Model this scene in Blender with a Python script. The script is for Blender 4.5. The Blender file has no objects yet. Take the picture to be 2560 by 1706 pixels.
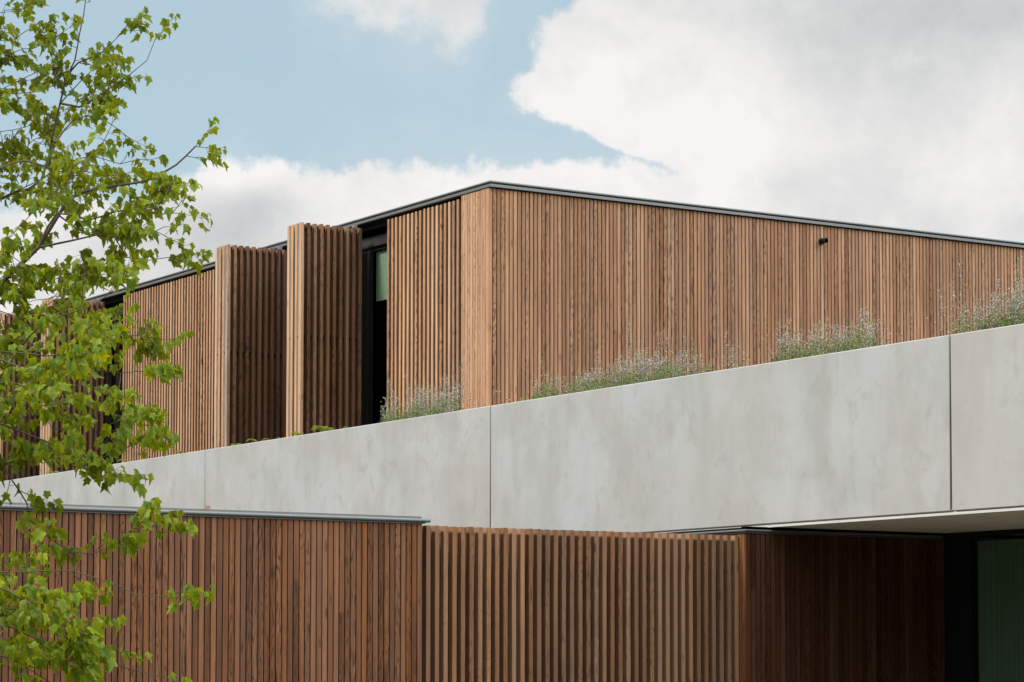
import bpy, math, random
import numpy as np
from mathutils import Matrix, Vector

S = bpy.context.scene
COL = S.collection
# ------------------------------------------------------------ camera
cam = bpy.data.cameras.new("camera")
cam.sensor_width = 36.0
cam.lens = 6494.6 / 2560 * 36.0
cam.shift_y = 391.0 / 2560
cam.clip_start = 0.5
cam.clip_end = 3000.0
co = bpy.data.objects.new("camera", cam)
COL.objects.link(co)
Fv = (0.53434976, 0.8429968, 0.0618606)
Rv = (0.844592202, -0.535409724, 0.000663484)
Uv = (-0.03368008, -0.05189245, 0.99808458)
co.matrix_world = Matrix(((Rv[0], Uv[0], -Fv[0], 0), (Rv[1], Uv[1], -Fv[1], 0), (Rv[2], Uv[2], -Fv[2], 1.6), (0, 0, 0, 1)))
S.camera = co

# ------------------------------------------------------------ light
SUN_EL = math.radians(46)
SUN_DIR = Vector((-1.0, 0.14, 0)).normalized()           # horizontal direction towards the sun
sun_vec = Vector((SUN_DIR.x * math.cos(SUN_EL), SUN_DIR.y * math.cos(SUN_EL), math.sin(SUN_EL)))
sl = bpy.data.lights.new("sun", 'SUN')
sl.energy = 4.5
sl.angle = math.radians(12)
sl.color = (1.0, 0.965, 0.915)
so = bpy.data.objects.new("sun", sl)
COL.objects.link(so)
so.rotation_euler = sun_vec.to_track_quat('Z', 'Y').to_euler()
so.location = (0, 0, 40)
S.view_settings.view_transform = 'Standard'
S.view_settings.look = 'None'
S.view_settings.gamma = 1
S.view_settings.exposure = 0.55
S.render.film_transparent = False
S.cycles.max_bounces = 8
S.cycles.transparent_max_bounces = 12


class N:
    """tiny node-graph helper"""
    def __init__(s, nt):
        s.nt = nt

    def new(s, t, **k):
        n = s.nt.nodes.new(t)
        for a, b in k.items():
            setattr(n, a, b)
        return n

    def put(s, sock, v):
        if isinstance(v, bpy.types.NodeSocket):
            s.nt.links.new(v, sock)
        elif v is not None:
            if sock.type == 'RGBA' and len(v) == 3:
                v = (*v, 1)
            sock.default_value = v

    def m(s, op, a, b=None, c=None, clamp=False):
        n = s.new('ShaderNodeMath', operation=op, use_clamp=clamp)
        for i, v in enumerate((a, b, c)):
            if v is not None:
                s.put(n.inputs[i], v)
        return n.outputs[0]

    def mix(s, f, a, b, mode='MIX'):
        n = s.new('ShaderNodeMix', data_type='RGBA', blend_type=mode)
        s.put(n.inputs[0], f)
        s.put(n.inputs[6], a)
        s.put(n.inputs[7], b)
        return n.outputs[2]

    def mr(s, v, a, b, c, d, smooth=False):
        n = s.new('ShaderNodeMapRange')
        if smooth:
            n.interpolation_type = 'SMOOTHSTEP'
        for i, x in enumerate((v, a, b, c, d)):
            s.put(n.inputs[i], x)
        return n.outputs[0]

    def noise(s, vec, scale, detail=4, rough=0.5, dist=0.0, color=False):
        n = s.new('ShaderNodeTexNoise')
        s.put(n.inputs['Vector'], vec)
        n.inputs['Scale'].default_value = scale
        n.inputs['Detail'].default_value = detail
        n.inputs['Roughness'].default_value = rough
        n.inputs['Distortion'].default_value = dist
        return n.outputs[1 if color else 0]

    def xyz(s, x, y, z):
        n = s.new('ShaderNodeCombineXYZ')
        for i, v in enumerate((x, y, z)):
            s.put(n.inputs[i], v)
        return n.outputs[0]

    def sep(s, v):
        n = s.new('ShaderNodeSeparateXYZ')
        s.put(n.inputs[0], v)
        return n.outputs

    def curve(s, v, pts):
        n = s.new('ShaderNodeFloatCurve')
        c = n.mapping.curves[0]
        n.mapping.clip_min_x, n.mapping.clip_max_x, n.mapping.clip_min_y, n.mapping.clip_max_y = 0, 1, 0, 1
        while len(c.points) > 2:
            c.points.remove(c.points[1])
        c.points[0].location = pts[0]
        c.points[-1].location = pts[-1]
        for p in pts[1:-1]:
            c.points.new(*p)
        for p in c.points:
            p.handle_type = 'AUTO_CLAMPED'
        n.mapping.update()
        s.put(n.inputs[1], v)
        return n.outputs[0]


# ------------------------------------------------------------ sky
W = bpy.data.worlds.new("World")
S.world = W
W.use_nodes = True
nt = W.node_tree
nt.nodes.clear()
g = N(nt)
out = g.new('ShaderNodeOutputWorld')
bg = g.new('ShaderNodeBackground')
bg.inputs[1].default_value = 0.10
nt.links.new(bg.outputs[0], out.inputs[0])
sky = g.new('ShaderNodeTexSky')
sky.sky_type = 'NISHITA'
sky.sun_disc = False
sky.sun_elevation = SUN_EL
sky.sun_rotation = math.atan2(SUN_DIR.x, SUN_DIR.y)
sky.air_density = 1.0
sky.dust_density = 1.5
sky.ozone_density = 1.5
tc = g.new('ShaderNodeTexCoord')
D = tc.outputs['Generated']
dx, dy, dz = g.sep(D)
az = g.m('ARCTAN2', dy, dx)
el = g.m('ARCSINE', dz)
# cloud map coordinates: degrees-like units on the dome (u to the south, v upwards), 6.5 per radian
u = g.m('MULTIPLY', g.m('SUBTRACT', 1.0058, az), 6.5)
v = g.m('MULTIPLY', el, 6.5)
wn = g.noise(D, 9.0, 9, 0.62)
wn = g.m('SUBTRACT', wn, 0.5)
wf = g.m('SUBTRACT', g.noise(D, 34.0, 8, 0.6), 0.5)
wg = g.m('SUBTRACT', g.noise(D, 90.0, 6, 0.65), 0.5)
warp = g.m('ADD', g.m('ADD', g.m('MULTIPLY', wn, 0.42), g.m('MULTIPLY', wf, 0.60)), g.m('MULTIPLY', wg, 0.22))
v01 = g.m('DIVIDE', g.m('ADD', v, 0.0), 2.0, clamp=True)
u01 = g.m('DIVIDE', g.m('ADD', u, 1.5), 3.0, clamp=True)
# western edge of the big cloud as a function of height


def py(y):
    return max(0, min(1, (1.656 - y / 1000) / 2.0))


def px(x):
    return max(0, min(1, ((x - 1280) / 1000 + 1.5) / 3.0))


edge = g.curve(v01, [(0, px(1800)), (py(480), px(1700)), (py(400), px(1560)), (py(372), px(1470)), (py(335), px(1400)), (py(290), px(1300)), (py(230), px(1268)),
                     (py(180), px(1340)), (py(90), px(1345)), (py(20), px(1420)), (py(-200), px(1550)), (1, px(1500))])
dA = g.m('SUBTRACT', u01, edge)
band = g.curve(u01, [(0, py(600)), (px(60), py(545)), (px(330), py(500)), (px(470), py(420)), (px(600), py(375)), (px(690), py(398)), (px(760), py(432)),
                     (px(860), py(408)), (px(1000), py(402)), (px(1200), py(428)), (px(1330), py(425)), (px(1440), py(392)), (px(1560), py(396)), (px(1800), py(430)), (1, py(430))])
dB = g.m('MULTIPLY', g.m('SUBTRACT', band, v01), 0.667)
topc = g.curve(u01, [(0, 1), (px(650), 1), (px(745), py(-10)), (px(840), py(55)), (px(960), py(70)), (px(1060), py(90)), (px(1170), py(120)),
                     (px(1215), py(70)), (px(1240), py(-30)), (px(1400), 1), (1, 1)])
dC = g.m('MULTIPLY', g.m('SUBTRACT', v01, topc), 0.5)
dd = g.m('MAXIMUM', g.m('MAXIMUM', dA, dB), dC)
field = g.m('ADD', dd, g.m('MULTIPLY', warp, 0.13))
# soft wisps
soft = g.mr(g.m('ADD', dd, g.m('MULTIPLY', wn, 0.5)), -0.10, 0.12, 0, 0.35, True)
hard = g.mr(field, -0.005, 0.012, 0, 1, True)
hardC = g.mr(field, -0.012, 0.022, 0, 0.92, True)
# elsewhere on the dome: broken cloud from noise
gen = g.mr(g.noise(D, 2.2, 8, 0.6), 0.40, 0.56, 0, 1, True)
inw = g.m('MULTIPLY', g.mr(g.m('ABSOLUTE', u), 1.45, 1.9, 1, 0, True), g.mr(v, 1.9, 2.4, 1, 0, True))
isC = g.m('GREATER_THAN', dC, g.m('MAXIMUM', dA, dB))
hd = g.m('ADD', g.m('MULTIPLY', hard, g.m('SUBTRACT', 1.0, isC)), g.m('MULTIPLY', hardC, isC))
local = g.m('MAXIMUM', hd, soft)
cl = g.m('ADD', g.m('MULTIPLY', local, inw), g.m('MULTIPLY', gen, g.m('SUBTRACT', 1.0, inw)), clamp=True)
# cloud body tone: bright tops, greyer bellies


def blob(cx, cy, rx, ry, amt):
    a = g.m('POWER', g.m('DIVIDE', g.m('SUBTRACT', u, (cx - 1280) / 1000), rx / 1000), 2.0)
    b = g.m('POWER', g.m('DIVIDE', g.m('SUBTRACT', v, 1.656 - cy / 1000), ry / 1000), 2.0)
    e = g.m('EXPONENT', g.m('MULTIPLY', g.m('ADD', a, b), -1.0))
    return g.m('MULTIPLY', e, amt)


tone = g.m('ADD', g.mr(g.noise(D, 6.0, 8, 0.6, 0.4), 0.36, 0.66, 0.0, 0.22), g.mr(g.noise(D, 20.0, 9, 0.66, 0.3), 0.42, 0.60, 0.0, 0.20))
for bb in ((2400, 70, 440, 110, .60), (2250, 230, 300, 60, .12), (560, 560, 230, 80, .36), (430, 640, 260, 90, .35), (2300, 560, 400, 90, .12), (1120, 10, 130, 60, .3), (640, 520, 120, 45, .2)):
    tone = g.m('ADD', tone, blob(*bb))
tone = g.m('ADD', tone, g.m('MULTIPLY', blob(560, 440, 140, 60, .55), -1.0))
tone = g.m('SUBTRACT', tone, blob(1600, 300, 330, 220, .30))
puff = g.m('MULTIPLY', g.mr(g.noise(D, 26.0, 9, 0.6, 0.4), 0.35, 0.65, -0.10, 0.16), 1.0)
tone = g.m('ADD', tone, puff, clamp=True)
ccol = g.mix(tone, (6.35, 6.22, 6.1), (3.55, 3.75, 3.85))
skyc = g.mix(0.80, sky.outputs[0], (3.32, 4.42, 4.92))
base = g.mix(cl, skyc, ccol)
# added bright stretch of sky, away from the sun, to light the end wall
dotn = g.new('ShaderNodeVectorMath', operation='DOT_PRODUCT')
nt.links.new(D, dotn.inputs[0])
dotn.inputs[1].default_value = Vector((.45, -.66, .60)).normalized()
glow = g.m('MULTIPLY', g.m('POWER', g.m('MAXIMUM', dotn.outputs['Value'], 0.0), 3.0), 7.9)
glow = g.m('ADD', glow, 1.0)
# added unseen treeline, dims the low sky outside the stretch behind the house
tree_h = g.m('ADD', 0.10, g.m('MULTIPLY', g.noise(g.xyz(dx, dy, 0.0), 9.0, 5, 0.6), 0.14))
tl = g.m('MULTIPLY', g.mr(g.m('SUBTRACT', tree_h, el), -0.006, 0.006, 0, 1), g.mr(g.m('ABSOLUTE', u), 1.9, 2.2, 0, 1))
base = g.mix(tl, base, (.32, .42, .22))
fin = g.new('ShaderNodeVectorMath', operation='SCALE')
nt.links.new(base, fin.inputs[0])
nt.links.new(glow, fin.inputs['Scale'])
nt.links.new(fin.outputs[0], bg.inputs[0])


# ------------------------------------------------------------ materials
def mat(name):
    m = bpy.data.materials.new(name)
    m.use_nodes = True
    m.node_tree.nodes.clear()
    g = N(m.node_tree)
    o = g.new('ShaderNodeOutputMaterial')
    b = g.new('ShaderNodeBsdfPrincipled')
    m.node_tree.links.new(b.outputs[0], o.inputs[0])
    return m, g, b, o


def simple(name, col, rough=0.5, metal=0.0, var=0.12, scale=6.0, spec=0.5, bump=0.0):
    m, g, b, o = mat(name)
    ge = g.new('ShaderNodeNewGeometry')
    n = g.noise(ge.outputs['Position'], scale, 5, 0.6)
    f = g.mr(n, 0.3, 0.7, 1 - var, 1 + var)
    vm = g.new('ShaderNodeVectorMath', operation='SCALE')
    vm.inputs[0].default_value = col
    g.put(vm.inputs['Scale'], f)
    g.put(b.inputs['Base Color'], vm.outputs[0])
    g.put(b.inputs['Roughness'], g.mr(n, 0.3, 0.7, max(0.02, rough - 0.06), min(1, rough + 0.06)))
    b.inputs['Metallic'].default_value = metal
    b.inputs['Specular IOR Level'].default_value = spec
    if bump:
        bn = g.new('ShaderNodeBump')
        bn.inputs['Strength'].default_value = bump
        bn.inputs['Distance'].default_value = 0.01
        g.put(bn.inputs['Height'], g.noise(ge.outputs['Position'], scale * 8, 4))
        g.put(b.inputs['Normal'], bn.outputs[0])
    return m


def wood(name, light, mid, dark, grain=1.0, rough=0.65, spec=0.12):
    """ash boards: each board carries its own random colour in the attribute rnd"""
    m, g, b, o = mat(name)
    ge = g.new('ShaderNodeNewGeometry')
    at = g.new('ShaderNodeAttribute', attribute_name='rnd')
    r, q, t = g.sep(at.outputs['Color'])
    x, y, z = g.sep(ge.outputs['Position'])
    a = g.m('ADD', x, g.m('MULTIPLY', y, 0.93))
    seed = g.m('MULTIPLY', t, 97.0)
    fine = g.noise(g.xyz(g.m('MULTIPLY', a, 150.0), g.m('MULTIPLY', z, 3.0), seed), 1.0, 4, 0.6)
    streak = g.noise(g.xyz(g.m('MULTIPLY', a, 38.0), g.m('MULTIPLY', z, 0.9), g.m('ADD', seed, 7.0)), 1.0, 4, 0.55)
    cont = g.noise(g.xyz(g.m('MULTIPLY', a, 14.0), g.m('MULTIPLY', z, 1.15), g.m('ADD', seed, 31.0)), 1.0, 2, 0.45)
    ring = g.m('SINE', g.m('MULTIPLY', cont, 95.0))
    ring = g.mr(ring, 0.1, 1.0, 0, 1, True)
    ringamt = g.m('MULTIPLY', g.mr(q, 0.40, 0.95, 0.12, 1.0), 0.85 * grain)
    blotch = g.noise(g.xyz(g.m('MULTIPLY', a, 6.0), g.m('MULTIPLY', z, 1.6), g.m('ADD', seed, 3.0)), 1.0, 3, 0.5)
    tonef = g.m('ADD', g.mr(r, 0, 1, -0.05, 0.98), g.m('MULTIPLY', g.m('SUBTRACT', blotch, 0.5), 0.65), clamp=True)
    c = g.mix(tonef, light, mid)
    c = g.mix(g.m('MULTIPLY', g.mr(streak, 0.42, 0.75, 0, 1), 0.55 * grain), c, dark)
    c = g.mix(g.m('MULTIPLY', ring, ringamt), c, dark)
    c = g.mix(g.m('MULTIPLY', g.mr(fine, 0.5, 0.8, 0, 1), 0.30), c, dark)
    # occasional knots
    kn = g.new('ShaderNodeTexVoronoi')
    g.put(kn.inputs['Vector'], g.xyz(g.m('MULTIPLY', a, 9.0), g.m('MULTIPLY', z, 2.2), seed))
    kn.inputs['Scale'].default_value = 1.0
    kf = g.mr(kn.outputs['Distance'], 0.06, 0.16, 0.55, 0, True)
    c = g.mix(kf, c, dark)
    hs = g.new('ShaderNodeHueSaturation')
    g.put(hs.inputs['Saturation'], g.mr(t, 0, 1, 0.86, 1.0))
    g.put(hs.inputs['Value'], g.mr(q, 0, 1, 1.06, 0.94))
    g.put(hs.inputs['Hue'], g.mr(r, 0, 1, 0.501, 0.499))
    g.put(hs.inputs['Color'], c)
    g.put(b.inputs['Base Color'], hs.outputs[0])
    g.put(b.inputs['Roughness'], g.mr(streak, 0.3, 0.7, rough - 0.08, rough + 0.1))
    b.inputs['Specular IOR Level'].default_value = spec
    bn = g.new('ShaderNodeBump')
    bn.inputs['Strength'].default_value = 0.25
    bn.inputs['Distance'].default_value = 0.002
    g.put(bn.inputs['Height'], g.m('ADD', fine, g.m('MULTIPLY', ring, ringamt)))
    g.put(b.inputs['Normal'], bn.outputs[0])
    return m


M = {}
M['wood_pale'] = wood('weathered ash', (.410, .232, .128), (.250, .126, .065), (.080, .033, .016))
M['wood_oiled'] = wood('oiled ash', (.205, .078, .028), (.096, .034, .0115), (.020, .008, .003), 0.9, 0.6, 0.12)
M['wood_shutter'] = wood('shutter ash', (.255, .128, .065), (.130, .058, .028), (.040, .016, .008))
M['wood_wall'] = wood('end wall ash', (.375, .200, .105), (.236, .114, .057), (.068, .027, .012))
M['wood_recess_shade'] = wood('shaded oiled ash', (.105, .039, .014), (.046, .016, .006), (.012, .004, .002), 0.9, 0.65, 0.08)  # oiled ash with the shade under the overhang darkened into its colour
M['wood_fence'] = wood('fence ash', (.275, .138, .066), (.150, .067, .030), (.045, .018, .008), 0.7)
M['coping'] = simple('grey coated metal', (.100, .104, .102), 0.45, 0.2, 0.06, 3.0)
M['red'] = simple('faded red paint', (.34, .16, .13), 0.8, 0, 0.2, 30.0)
M['joint'] = simple('joint backing', (.11, .11, .10), 0.8, 0, 0.1, 3.0)
M['coping_dark'] = simple('dark grey metal', (.045, .048, .05), 0.5, 0.3, 0.1, 3.0)
M['alu'] = simple('plain aluminium', (.24, .24, .235), 0.38, 0.6, 0.06, 5.0)
M['black'] = simple('black membrane', (.006, .006, .006), 0.9, 0, 0.2, 4.0, 0.1)
M['frame'] = simple('black window frame', (.008, .008, .009), 0.5, 0.0, 0.1, 4.0, 0.2)
M['head'] = simple('dark bronze panel', (.022, .021, .022), 0.42, 0.0, 0.3, 2.0, 0.4)
M['void'] = simple('dark room', (.012, .012, .012), 0.9, 0, 0.2, 2.0, 0.1)
M['render_light'] = simple('painted edge profile', (.36, .36, .35), 0.5, 0.0, 0.04, 2.0)
M['soffit'] = simple('soffit plaster', (.72, .63, .47), 0.8, 0.0, 0.05, 1.5)
M['roof'] = simple('roof gravel', (.20, .19, .18), 0.9, 0.0, 0.3, 40.0)
M['soil'] = simple('planting soil', (.055, .04, .028), 0.95, 0, 0.4, 30.0, 0.1, 0.5)
M['blind'] = simple('sage roller blind', (.46, .52, .44), 0.8, 0, 0.03, 3.0)
M['curtain'] = simple('sage green curtain', (.26, .32, .26), 0.8, 0, 0.08, 8.0)
M['bark'] = simple('smooth maple bark', (.060, .046, .032), 0.8, 0, 0.35, 30.0, 0.2, 0.4)
M['stem'] = simple('green brown stems', (.13, .14, .05), 0.8, 0, 0.3, 40.0, 0.2)
M['dry'] = simple('dry seed heads', (.26, .145, .075), 0.9, 0, 0.3, 60.0, 0.1)


def m_concrete():
    m, g, b, o = mat('smooth pale concrete')
    ge = g.new('ShaderNodeNewGeometry')
    at = g.new('ShaderNodeAttribute', attribute_name='rnd')
    r, q, t = g.sep(at.outputs['Color'])
    P = ge.outputs['Position']
    x, y, z = g.sep(P)
    big = g.noise(P, 0.55, 3, 0.5, 0.4)
    med = g.noise(g.xyz(g.m('MULTIPLY', x, 2.0), g.m('MULTIPLY', y, 1.7), g.m('MULTIPLY', z, 1.0)), 1.0, 7, 0.66, 0.2)
    drip = g.noise(g.xyz(x, g.m('MULTIPLY', y, 5.5), g.m('MULTIPLY', z, 0.55)), 1.0, 5, 0.6, 0.3)
    fine = g.noise(P, 55.0, 4, 0.6)
    cl = g.noise(g.xyz(x, y, g.m('ADD', z, 40.0)), 1.1, 8, 0.58, 0.2)
    c = g.mix(g.mr(med, 0.35, 0.68, 0, 1, True), (.262, .271, .274), (.216, .217, .210))
    c = g.mix(g.m('MULTIPLY', g.mr(big, 0.42, 0.65, 0, 1, True), 0.55), c, (.250, .232, .218))
    c = g.mix(g.m('MULTIPLY', g.mr(drip, 0.50, 0.78, 0, 1, True), 0.40), c, (.196, .195, .187))
    c = g.mix(g.m('MULTIPLY', g.mr(cl, 0.50, 0.66, 0, 1, True), 0.50), c, (.288, .298, .304))
    c = g.mix(g.m('MULTIPLY', g.mr(cl, 0.42, 0.28, 0, 1, True), 0.40), c, (.192, .189, .180))
    sp = g.noise(g.xyz(g.m('ADD', x, 9.0), g.m('MULTIPLY', y, 1.2), z), 3.1, 10, 0.72, 0.6)
    c = g.mix(g.m('MULTIPLY', g.mr(sp, 0.53, 0.68, 0, 1, True), 0.55), c, (.185, .181, .168))
    c = g.mix(g.m('MULTIPLY', q, 0.45), c, (.270, .246, .228))
    c = g.mix(g.m('MULTIPLY', g.mr(fine, 0.35, 0.7, 0, 1), 0.10), c, (.30, .29, .27))
    pv = g.new('ShaderNodeTexVoronoi')
    g.put(pv.inputs['Vector'], P)
    pv.inputs['Scale'].default_value = 7.0
    pore = g.mr(pv.outputs['Distance'], 0.02, 0.045, 0.5, 0, True)
    c = g.mix(pore, c, (.17, .165, .15))
    g.put(b.inputs['Base Color'], c)
    b.inputs['Roughness'].default_value = 0.75
    b.inputs['Specular IOR Level'].default_value = 0.3
    bn = g.new('ShaderNodeBump')
    bn.inputs['Strength'].default_value = 0.2
    bn.inputs['Distance'].default_value = 0.01
    g.put(bn.inputs['Height'], g.m('ADD', med, g.m('MULTIPLY', fine, 0.15)))
    g.put(b.inputs['Normal'], bn.outputs[0])
    return m


M['concrete'] = m_concrete()


def m_glass():
    m, g, b, o = mat('window glass')
    m.node_tree.nodes.remove(b)
    tr = g.new('ShaderNodeBsdfTransparent')
    tr.inputs[0].default_value = (.80, .86, .82, 1)
    gl = g.new('ShaderNodeBsdfGlossy')
    gl.inputs['Roughness'].default_value = 0.02
    fr = g.new('ShaderNodeFresnel')
    fr.inputs[0].default_value = 1.5
    mx = g.new('ShaderNodeMixShader')
    g.put(mx.inputs[0], g.m('MULTIPLY', fr.outputs[0], 0.30))
    g.put(mx.inputs[1], tr.outputs[0])
    g.put(mx.inputs[2], gl.outputs[0])
    m.node_tree.links.new(mx.outputs[0], o.inputs[0])
    return m


M['glass'] = m_glass()


def m_leaf(name, c0, c1, c2, trans=0.45):
    """rnd: r = leaf random, g = 0 centre .. 1 edge of the blade, b = leaf random"""
    m, g, b, o = mat(name)
    at = g.new('ShaderNodeAttribute', attribute_name='rnd')
    r, q, t = g.sep(at.outputs['Color'])
    c = g.mix(g.mr(r, 0, 1, 0, 1), c0, c1)
    c = g.mix(g.m('MULTIPLY', g.m('MULTIPLY', q, q), g.mr(t, 0, 1, 0.25, 0.95)), c, c2)
    g.put(b.inputs['Base Color'], c)
    b.inputs['Roughness'].default_value = 0.5
    b.inputs['Specular IOR Level'].default_value = 0.18
    tl = g.new('ShaderNodeBsdfTranslucent')
    g.put(tl.inputs[0], g.mix(0.5, c, c2))
    mx = g.new('ShaderNodeMixShader')
    mx.inputs[0].default_value = trans
    g.put(mx.inputs[1], b.outputs[0])
    g.put(mx.inputs[2], tl.outputs[0])
    m.node_tree.links.new(mx.outputs[0], o.inputs[0])
    return m


M['leaf'] = m_leaf('maple leaf', (.030, .100, .006), (.115, .170, .004), (.33, .28, .002), 0.45)
M['herb'] = m_leaf('grey green herb leaf', (.055, .125, .028), (.12, .18, .045), (.18, .20, .06), 0.35)
M['fern'] = m_leaf('fern leaf', (.09, .18, .02), (.17, .24, .02), (.30, .30, .03), 0.4)
M['petal'] = m_leaf('pale lilac petal', (.36, .28, .36), (.44, .36, .41), (.50, .44, .46), 0.3)


def m_ground():
    m, g, b, o = mat('grass and paving')
    ge = g.new('ShaderNodeNewGeometry')
    n = g.noise(ge.outputs['Position'], 0.8, 8, 0.7)
    c = g.mix(g.mr(n, 0.35, 0.65, 0, 1), (.07, .09, .035), (.12, .13, .06))
    g.put(b.inputs['Base Color'], c)
    b.inputs['Roughness'].default_value = 0.95
    return m


M['ground'] = m_ground()
M['paving'] = simple('grey paving', (.060, .058, .054), 0.85, 0, 0.15, 3.0)

# ------------------------------------------------------------ mesh helpers
rng = random.Random(11)


class MB:
    def __init__(s):
        s.v, s.f, s.c = [], [], []

    def poly(s, pts, faces, col=(.5, .5, .5)):
        n = len(s.v)
        s.v += [tuple(p) for p in pts]
        if isinstance(col, list):
            s.c += col
        else:
            s.c += [col] * len(pts)
        s.f += [tuple(n + i for i in f) for f in faces]

    def box(s, x0, x1, y0, y1, z0, z1, col=None):
        if col is None:
            col = (rng.random(), rng.random(), rng.random())
        s.poly([(x0, y0, z0), (x1, y0, z0), (x1, y1, z0), (x0, y1, z0), (x0, y0, z1), (x1, y0, z1), (x1, y1, z1), (x0, y1, z1)],
               [(0, 3, 2, 1), (4, 5, 6, 7), (0, 1, 5, 4), (1, 2, 6, 5), (2, 3, 7, 6), (3, 0, 4, 7)], col)

    def tube(s, pts, radii, n=5, col=(.5, .5, .5), cap=True):
        base = len(s.v)
        k = len(pts)
        P = [Vector(p) for p in pts]
        for i in range(k):
            d = (P[min(i + 1, k - 1)] - P[max(i - 1, 0)])
            if d.length < 1e-9:
                d = Vector((0, 0, 1))
            d.normalize()
            a = d.cross(Vector((0.31, 0.17, 0.93)))
            if a.length < 1e-3:
                a = d.cross(Vector((1, 0, 0)))
            a.normalize()
            b = d.cross(a)
            for j in range(n):
                t = 2 * math.pi * j / n
                s.v.append(tuple(P[i] + (a * math.cos(t) + b * math.sin(t)) * radii[i]))
                s.c.append(col)
        for i in range(k - 1):
            for j in range(n):
                a0 = base + i * n + j
                a1 = base + i * n + (j + 1) % n
                s.f.append((a0, a1, a1 + n, a0 + n))
        if cap:
            s.f.append(tuple(base + j for j in reversed(range(n))))
            s.f.append(tuple(base + (k - 1) * n + j for j in range(n)))

    def build(s, name, m, parent=None, smooth=False):
        me = bpy.data.meshes.new(name)
        me.from_pydata(s.v, [], s.f)
        at = me.color_attributes.new('rnd', 'FLOAT_COLOR', 'POINT')
        arr = np.ones((len(s.v), 4), dtype=np.float32)
        arr[:, :3] = np.array(s.c, dtype=np.float32).reshape(-1, 3)
        at.data.foreach_set('color', arr.ravel())
        me.materials.append(m)
        if smooth:
            me.polygons.foreach_set('use_smooth', [True] * len(me.polygons))
        me.update()
        o = bpy.data.objects.new(name, me)
        COL.objects.link(o)
        if parent is not None:
            o.parent = parent
            o.matrix_parent_inverse = Matrix.Identity(4)
            # vertices are in world coordinates: move them into the space of the parent chain
            off = Vector((0, 0, 0))
            p = parent
            while p is not None:
                off += Vector(p.location)
                p = p.parent
            if off.length > 0:
                me.transform(Matrix.Translation(-off))
        return o


def extrude(mb, prof, path, close_ends=True, col=(.5, .5, .5)):
    """prof: closed list of (outward, z); path: list of (point, outward direction) in plan, already mitred"""
    n = len(prof)
    pts = []
    for (p, o) in path:
        for (a, z) in prof:
            pts.append((p[0] + o[0] * a, p[1] + o[1] * a, z))
    faces = []
    for i in range(len(path) - 1):
        for j in range(n):
            k = (j + 1) % n
            faces.append((i * n + j, i * n + k, (i + 1) * n + k, (i + 1) * n + j))
    if close_ends:
        faces.append(tuple(range(n)))
        faces.append(tuple((len(path) - 1) * n + j for j in reversed(range(n))))
    mb.poly(pts, faces, col)


def thing(name, label, cat, loc=(0, 0, 0), group=None):
    o = bpy.data.objects.new(name, None)
    COL.objects.link(o)
    o.location = loc
    o.empty_display_size = 0.2
    o['label'] = label
    o['category'] = cat
    if group:
        o['group'] = group
    return o


def structure(o):
    o['kind'] = 'structure'
    return o


def rc(lo=0.0, hi=1.0):
    return (lo + (hi - lo) * rng.random(), rng.random(), rng.random())

# ------------------------------------------------------------ ground
gm = MB()
gm.poly([(-1500, -1500, 0), (1500, -1500, 0), (1500, 1500, 0), (-1500, 1500, 0)], [(0, 1, 2, 3)])
structure(gm.build('ground', M['ground']))
gm = MB()
gm.poly([(2, 13.5, .004), (40, 13.5, .004), (40, 60, .004), (2, 60, .004)], [(0, 1, 2, 3)])
structure(gm.build('pavement', M['paving']))

# ------------------------------------------------------------ the house
XC, ZT, ZB, ZP = 16.107, 4.572, 2.943, 2.913        # concrete face, top, panel bottom, profile bottom
XA, YB, ZW = 17.868, 28.758, 7.777                  # upper storey corner and top of boards
X1 = 16.869                                         # outer end of the open shutters
YG = 20.6
house = thing('timber_house', 'two storey flat roofed house clad in vertical timber slats with a pale concrete band', 'house', (XC, YG, 0))


def boards_x(mb, x0, x1, y, z0, z1, pitch, gap, thick, lo=0.0, hi=1.0, joints=0.45, corner=False):
    """boards side by side along x, faces towards -y at y"""
    x = x0
    while x < x1 - 0.01:
        w = min(pitch - gap, x1 - x)
        off = rng.uniform(-.0012, .0012)
        zj = [z0]
        if rng.random() < joints:
            zj.append(rng.uniform(z0 + .3, z1 - .3))
        zj.append(z1)
        for a, b in zip(zj[:-1], zj[1:]):
            mb.box(x, x + w, y + off, y + thick, a + (0.001 if a > z0 else 0), b, rc(lo, hi))
        x += pitch


def boards_y(mb, y0, y1, x, z0, z1, pitch, gap, thick, lo=0.0, hi=1.0, joints=0.45):
    y = y0
    while y < y1 - 0.01:
        w = min(pitch - gap, y1 - y)
        off = rng.uniform(-.0012, .0012)
        zj = [z0]
        if rng.random() < joints:
            zj.append(rng.uniform(z0 + .3, z1 - .3))
        zj.append(z1)
        for a, b in zip(zj[:-1], zj[1:]):
            mb.box(x + off, x + thick, y, y + w, a + (0.001 if a > z0 else 0), b, rc(lo, hi))
        y += pitch


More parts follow.
